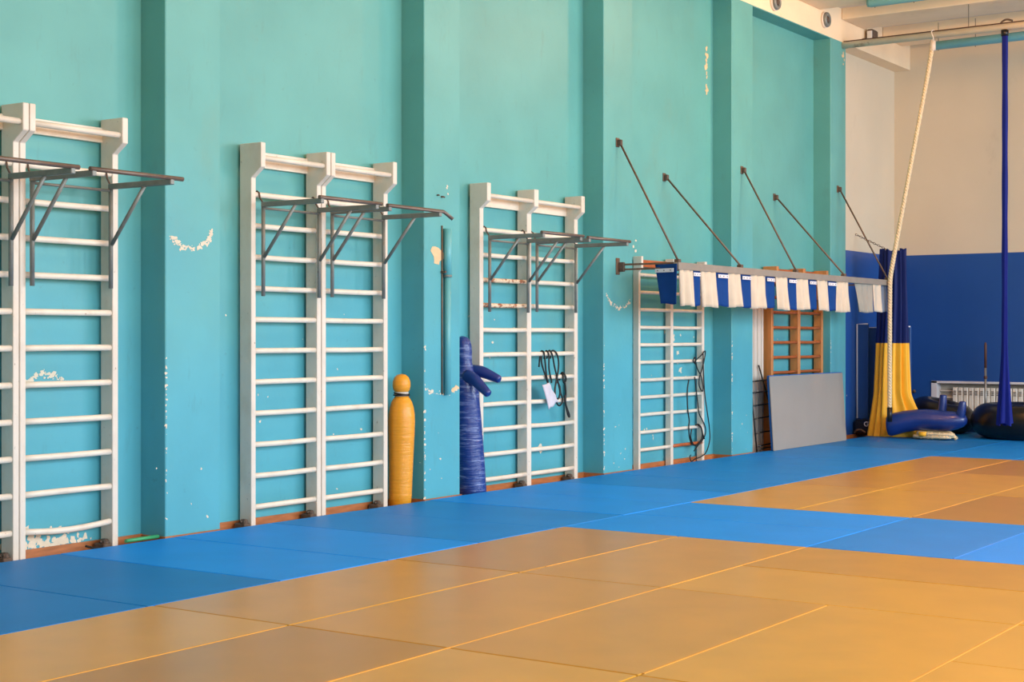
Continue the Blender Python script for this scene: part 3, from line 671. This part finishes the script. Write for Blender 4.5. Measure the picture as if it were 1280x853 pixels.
# round sockets on the lintel and a floodlight
for (y, z, lab) in [(19.326, 5.687, 'round lamp socket on the whitewashed beam, right one by the corner'), (17.716, 5.633, 'round lamp socket on the whitewashed beam, left one at the top edge')]:
    sk = thing('lamp_socket', lab, 'lamp socket', (XP, y, z), 'round sockets on the beam')
    m_ = Matrix.Rotation(PI / 2, 3, 'Y')
    bm = bmesh.new(); tube(bm, [(XP - .004, y, z), (XP + .03, y, z)], .11, 24); obj('base_ring', bm, 'pipe_white', sk)
    bm = bmesh.new(); torus(bm, (XP + .045, y, z), .075, .026, m_, n=28, m=12); obj('rim', bm, 'steel', sk)
    obj('core', T([(XP + .02, y, z), (XP + .075, y, z)], [.045, .03], 14), 'dark_iron', sk)
fl = thing('floodlight', 'small floodlight on the whitewashed beam in the corner', 'floodlight', (-8.02, 20.86, 5.62))
obj('bracket', B((XP - .005, XP + .05, 20.70, 20.80, 5.62, 5.66), bev=.004), 'dark_iron', fl)
bm = bmesh.new(); box(bm, XP + .03, XP + .13, 20.78, 20.99, 5.63, 5.80, bev=.02); obj('housing', bm, 'dark_iron', fl)
obj('lens', B((XP + .045, XP + .118, 20.766, 20.784, 5.645, 5.775), bev=.004), 'lens', fl)

# ================================================================== AERIAL SILK
sx, sy = -5.877, 19.98
sl = thing('aerial_silk', 'narrow dark blue aerial silk hanging from a hook on the ceiling pipe', 'aerial silk', (sx, sy, .27))
rows = []; NZ = 60
for i in range(NZ + 1):
    z = 5.40 - (5.40 - .275) * i / NZ; fz = i / NZ
    w = .036 + .010 * math.sin(i * .6) * .2
    if z < 1.6: w += .055 * ((1.6 - z) / 1.3) ** 1.6
    row = []
    for j in range(40):
        a = 2 * PI * j / 40
        rr = 1 + (.10 + .25 * max(0, (1.4 - z) / 1.4)) * math.sin(5 * a + fz * 5)
        row.append((sx + w * rr * math.cos(a), sy + w * .55 * rr * math.sin(a), z + (.02 * math.sin(3 * a) if z < .3 else 0)))
    rows.append(row)
bm = bmesh.new(); loft(bm, rows, True, False); obj('fabric', bm, 'silk_blue', sl)
bm = bmesh.new()
tube(bm, spline([(sx - .03, 19.98, 5.40), (sx - .06, 19.98, 5.46), (sx - .045, 20.0, 5.52), (sx + .02, 19.99, 5.545), (sx + .10, 19.98, 5.52)], 8), .013, 8)
torus(bm, (sx, 19.98, 5.44), .055, .010, Matrix.Rotation(PI / 2, 3, 'X'), n=24, m=8); obj('hook', bm, 'dark_iron', sl)
obj('clamp', T([(sx, sy, 5.33), (sx, sy, 5.41)], .048, 14), 'black', sl)

# ================================================================== BLUE AND YELLOW FABRIC BUNDLE
fb = thing('fabric_bundle', 'gathered two-tone fabric, navy above and golden yellow below, hanging in the corner', 'fabric', (-7.735, 20.95, 0))
def fbring(z, n=110):
    f_ = max(0, min(1, (2.68 - z) / 2.68))
    cxx = -7.735 - .01 * f_; cyy = 20.95
    wx = .165 + .085 * f_ ** 1.1; wy = .08 + .07 * f_
    row = []
    for j in range(n):
        a = 2 * PI * j / n
        fold = 1 + .16 * math.sin(13 * a + .8 * math.sin(2 * z)) + .08 * math.sin(7 * a + 2.1 + 1.3 * f_) + .04 * math.sin(23 * a + 3 * f_)
        x = cxx + wx * fold * math.cos(a); yv = cyy + wy * fold * math.sin(a)
        if z < .62:                           # skirt spreads towards the right and the front
            k_ = ((.62 - z) / .62) ** 1.2
            x += k_ * (.32 * max(0, math.cos(a)) ** 1.5 - .05 * max(0, -math.cos(a))); yv += .10 * k_ * max(0, math.cos(a)) - .06 * k_ * max(0, -math.cos(a))
        row.append((x, yv, z))
    return row
bm = bmesh.new(); loft(bm, [[(p[0], p[1], p[2] + .018 * math.sin(9 * j / 110 * 2 * PI)) for j, p in enumerate(fbring(2.655))]] + [fbring(2.62 - (2.62 - 1.325) * i / 26) for i in range(27)]); 
ftop = fbring(2.63); bm2 = [bm.verts.new((-7.735 + (p[0] + 7.735) * .9, 20.95 + (p[1] - 20.95) * .9, 2.62)) for p in ftop]; bm.faces.new(bm2)
obj('upper_panel', bm, 'silk_navy', fb)
bm = bmesh.new(); loft(bm, [fbring(1.33 - (1.33 - .004) * i / 34) for i in range(35)]); obj('lower_panel', bm, 'silk_yellow', fb)
# chain from the wall carrying the bundle
bm = bmesh.new()
A_, B_ = Vector((XR + .005, 21.07, 2.905)), Vector((-7.80, 20.95, 2.645))
n_ = 15
for i in range(n_):
    p = A_.lerp(B_, (i + .5) / n_); dirv = (B_ - A_).normalized(); a, b = frame(dirv)
    R_ = Matrix((dirv, a if i % 2 else b, b if i % 2 else -a)).transposed()
    torus(bm, p, .016, .004, R_ @ Matrix.Diagonal((1.4, .8, 1)), n=12, m=6)
ch = obj('chain', bm, 'dark_iron'); ch['label'] = 'small dark chain from the cream wall to the fabric bundle'; ch['category'] = 'chain'

# leaning mats in the corner and the black bag below them
def lean_mat(label, y0, x0, x1, zb, zt, th, lean, m):
    t = thing('folded_mat', label, 'gym mat', ((x0 + x1) / 2, y0, zb), 'mats leaning in the far corner')
    bm = bmesh.new()
    v = [bm.verts.new(p) for p in [(x0, y0, zb), (x1, y0, zb), (x1, y0 + th, zb), (x0, y0 + th, zb), (x0, y0 + lean, zt), (x1, y0 + lean, zt), (x1, y0 + th + lean, zt), (x0, y0 + th + lean, zt)]]
    fs = [bm.faces.new([v[i] for i in q]) for q in [(3, 2, 1, 0), (4, 5, 6, 7), (0, 1, 5, 4), (1, 2, 6, 5), (2, 3, 7, 6), (3, 0, 4, 7)]]
    bmesh.ops.bevel(bm, geom=list({e for f in fs for e in f.edges}), offset=.006, segments=1, affect='EDGES'); obj('pad', bm, m, t)
    bm = bmesh.new()
    tube(bm, [(x0 - .003, y0 - .004, zb), (x0 - .003, y0 + lean - .004, zt), (x1, y0 + lean - .004, zt + .003)], .011, 8); obj('piping', bm, 'trim_white', t)
lean_mat('slim blue mat with white piping leaning left of the fabric bundle', 21.08, -8.32, -8.16, .235, 1.60, .045, .0, 'navy_mat')
lean_mat('blue mat with white piping half hidden by the fabric bundle', 21.16, -8.19, -7.98, .235, 1.55, .05, .0, 'navy_mat')
lean_mat('tall blue mat standing behind the fabric bundle', 21.30, -8.0, -7.61, .0, 1.56, .06, .0, 'navy_mat')
bg = thing('sports_bag', 'black sports bag with a small white logo under the blue mats', 'bag', (-8.16, 21.15, 0))
bm = bmesh.new(); box(bm, -8.335, -8.05, 20.93, 21.40, .004, .225, bev=.04); obj('body', bm, 'black', bg)
bm = bmesh.new()
def arc(cx, cz, r, a0, a1, n=12): return [(cx + r * math.cos(a0 + (a1 - a0) * i / n), 20.926, cz + r * math.sin(a0 + (a1 - a0) * i / n)) for i in range(n + 1)]
tube(bm, arc(-8.125, .165, .030, .7, 5.9) + [(-8.096, 20.926, .165), (-8.115, 20.926, .165)], .007, 6)
tube(bm, arc(-8.07, .190, .018, .4, 4.2, 8) + arc(-8.07, .154, .018, 1.6, -2.6, 8), .006, 6)
obj('logo', bm, 'trim_white', bg)
bm = bmesh.new(); tube(bm, spline([(-8.31, 20.93, .03), (-8.27, 20.91, .07), (-8.20, 20.91, .08), (-8.13, 20.91, .04)], 6), .014, 8); obj('handle', bm, 'dark_iron', bg)

# ================================================================== BLACK INNER TUBES
bm = bmesh.new(); torus(bm, (-6.03, 21.66, .245), .545, .243, None, n=80, m=32, flat=1.0)
ib = thing('inner_tube', 'large glossy black inner tube lying under the aerial silk', 'inner tube', (-6.03, 21.66, 0), 'black inner tubes by the radiator')
obj('tube', bm, 'tube', ib)
obj('valve', T([(-6.50, 21.30, .33), (-6.53, 21.27, .36)], .012, 8), 'steel', ib)
bm = bmesh.new(); torus(bm, (-7.42, 22.12, .27), .27, .205, Matrix.Rotation(math.radians(13), 3, 'Y'), n=64, m=28)
ib = thing('inner_tube', 'smaller black inner tube behind the lying blue dummy', 'inner tube', (-7.42, 22.12, 0), 'black inner tubes by the radiator')
obj('tube', bm, 'tube', ib)
obj('valve', T([(-7.60, 21.86, .46), (-7.61, 21.84, .49)], .012, 8), 'steel', ib)

# ================================================================== LYING DUMMY
ld = thing('grappling_dummy', 'blue vinyl grappling dummy lying on the floor with arms pointing up', 'dummy', (-7.2, 20.68, 0))
p0, p1 = Vector((-7.69, 20.58, .165)), Vector((-6.72, 20.78, .27))
ax = (p1 - p0).normalized(); a, b = frame(ax)
prof = [(.085, 0), (.135, .012), (.155, .05), (.160, .12), (.155, .25), (.150, .4), (.152, .55), (.150, .7), (.142, .84), (.125, .95), (.098, 1.03), (.06, 1.075), (.02, 1.09)]
rings = []
for r, t in prof:
    c_ = p0 + ax * t + Vector((0, 0, .055 * math.sin(min(1, t / .8) * PI)))
    rings.append([c_ + a * r * math.cos(2 * PI * j / 32) + b * r * .97 * math.sin(2 * PI * j / 32) for j in range(32)])
bm = bmesh.new(); loft(bm, rings, True, True); obj('body', bm, 'blue_vinyl2', ld)
for q, (t, off, ztop) in enumerate([(.70, .10, .615), (1.0, -.03, .535)]):
    c_ = p0 + ax * t + Vector((0, off, 0))
    bm = bmesh.new(); tube(bm, spline([(c_.x, c_.y, .30), (c_.x + .03, c_.y - .01, .42), (c_.x + .04, c_.y - .01, ztop - .03), (c_.x + .042, c_.y - .01, ztop)], 6), [.066 - .0015 * i for i in range(17)] + [.032, .012], 16); obj('arm', bm, 'blue_vinyl2', ld)

# coiled rope by the dummy
pts = []
for i in range(200):
    a_ = i * .20; k_ = i / 200
    R1 = .30 - .12 * abs(math.sin(a_ * .31)); R2 = .15 - .05 * abs(math.sin(a_ * .23))
    pts.append((-7.03 + R1 * math.cos(a_) + .02 * math.sin(a_ * .7), 20.62 + R2 * math.sin(a_), .032 + .075 * k_ * (.7 + .3 * math.sin(a_ * .5))))
bm = bmesh.new(); twist(bm, pts, .030, .12, 6)
cr = thing('coiled_rope', 'pile of cream twisted rope on the blue mat under the lying dummy', 'rope', (-7.03, 20.62, 0)); obj('strands', bm, 'rope', cr)
obj('yellow_tape', T([(-7.20, 20.50, .075), (-7.10, 20.51, .08)], .034, 12), 'silk_yellow', cr)

# ================================================================== RADIATOR, POLE, VALVE
rd = thing('radiator', 'white sectional radiator in the wall niche', 'radiator', (-6.0, YB + .07, .12))
sec = None
for i in range(34):
    x = -7.42 + i * .081
    if x > NX1 - .1: break
    if sec is None:
        bm = bmesh.new()
        box(bm, x - .036, x + .036, YB + .03, YB + .12, .12, .655, bev=.010)
        sec = obj('section', bm, 'radiator', rd); x0_ = x
        bm = bmesh.new(); 
        for zz in (.60, .575, .55): box(bm, x - .020, x + .020, YB + .022, YB + .034, zz - .006, zz + .006)
        slot = obj('slot', bm, 'dark_iron', sec)
    else:
        s2 = sec.copy(); C.objects.link(s2); s2.parent = rd; s2.location.x = x - x0_
        q2 = slot.copy(); C.objects.link(q2); q2.parent = s2
obj('feed_pipe', T([(NX0 + .05, YB + .12, .50), (-7.44, YB + .12, .50)], .014, 8), 'radiator', rd)
obj('feed_pipe', T([(NX0 + .05, YB + .12, .60), (-7.44, YB + .12, .60)], .012, 8), 'radiator', rd)
ip = thing('steel_pole', 'upright steel pole with a brown rusty top, in front of the radiator', 'pole', (-6.885, 22.45, 0))
obj('shaft', T([(-6.885, 22.45, 0), (-6.885, 22.45, .98)], .018, 10), 'pole', ip)
obj('upper_shaft', T([(-6.885, 22.45, .96), (-6.885, 22.45, 1.30), (-6.885, 22.45, 1.335)], [.019, .019, .010], 10), 'rusty_pole', ip)
obj('collar', T([(-6.885, 22.45, .80), (-6.885, 22.45, .84)], .026, 10), 'rusty_pole', ip)
vk = obj('wall_hook', T([(-8.03, YB + .0, .58), (-8.03, YB - .04, .58), (-8.01, YB - .05, .60)], .022, 10), 'dark_iron'); vk['label'] = 'small dark hook on the blue wall beside the yellow fabric'; vk['category'] = 'hook'
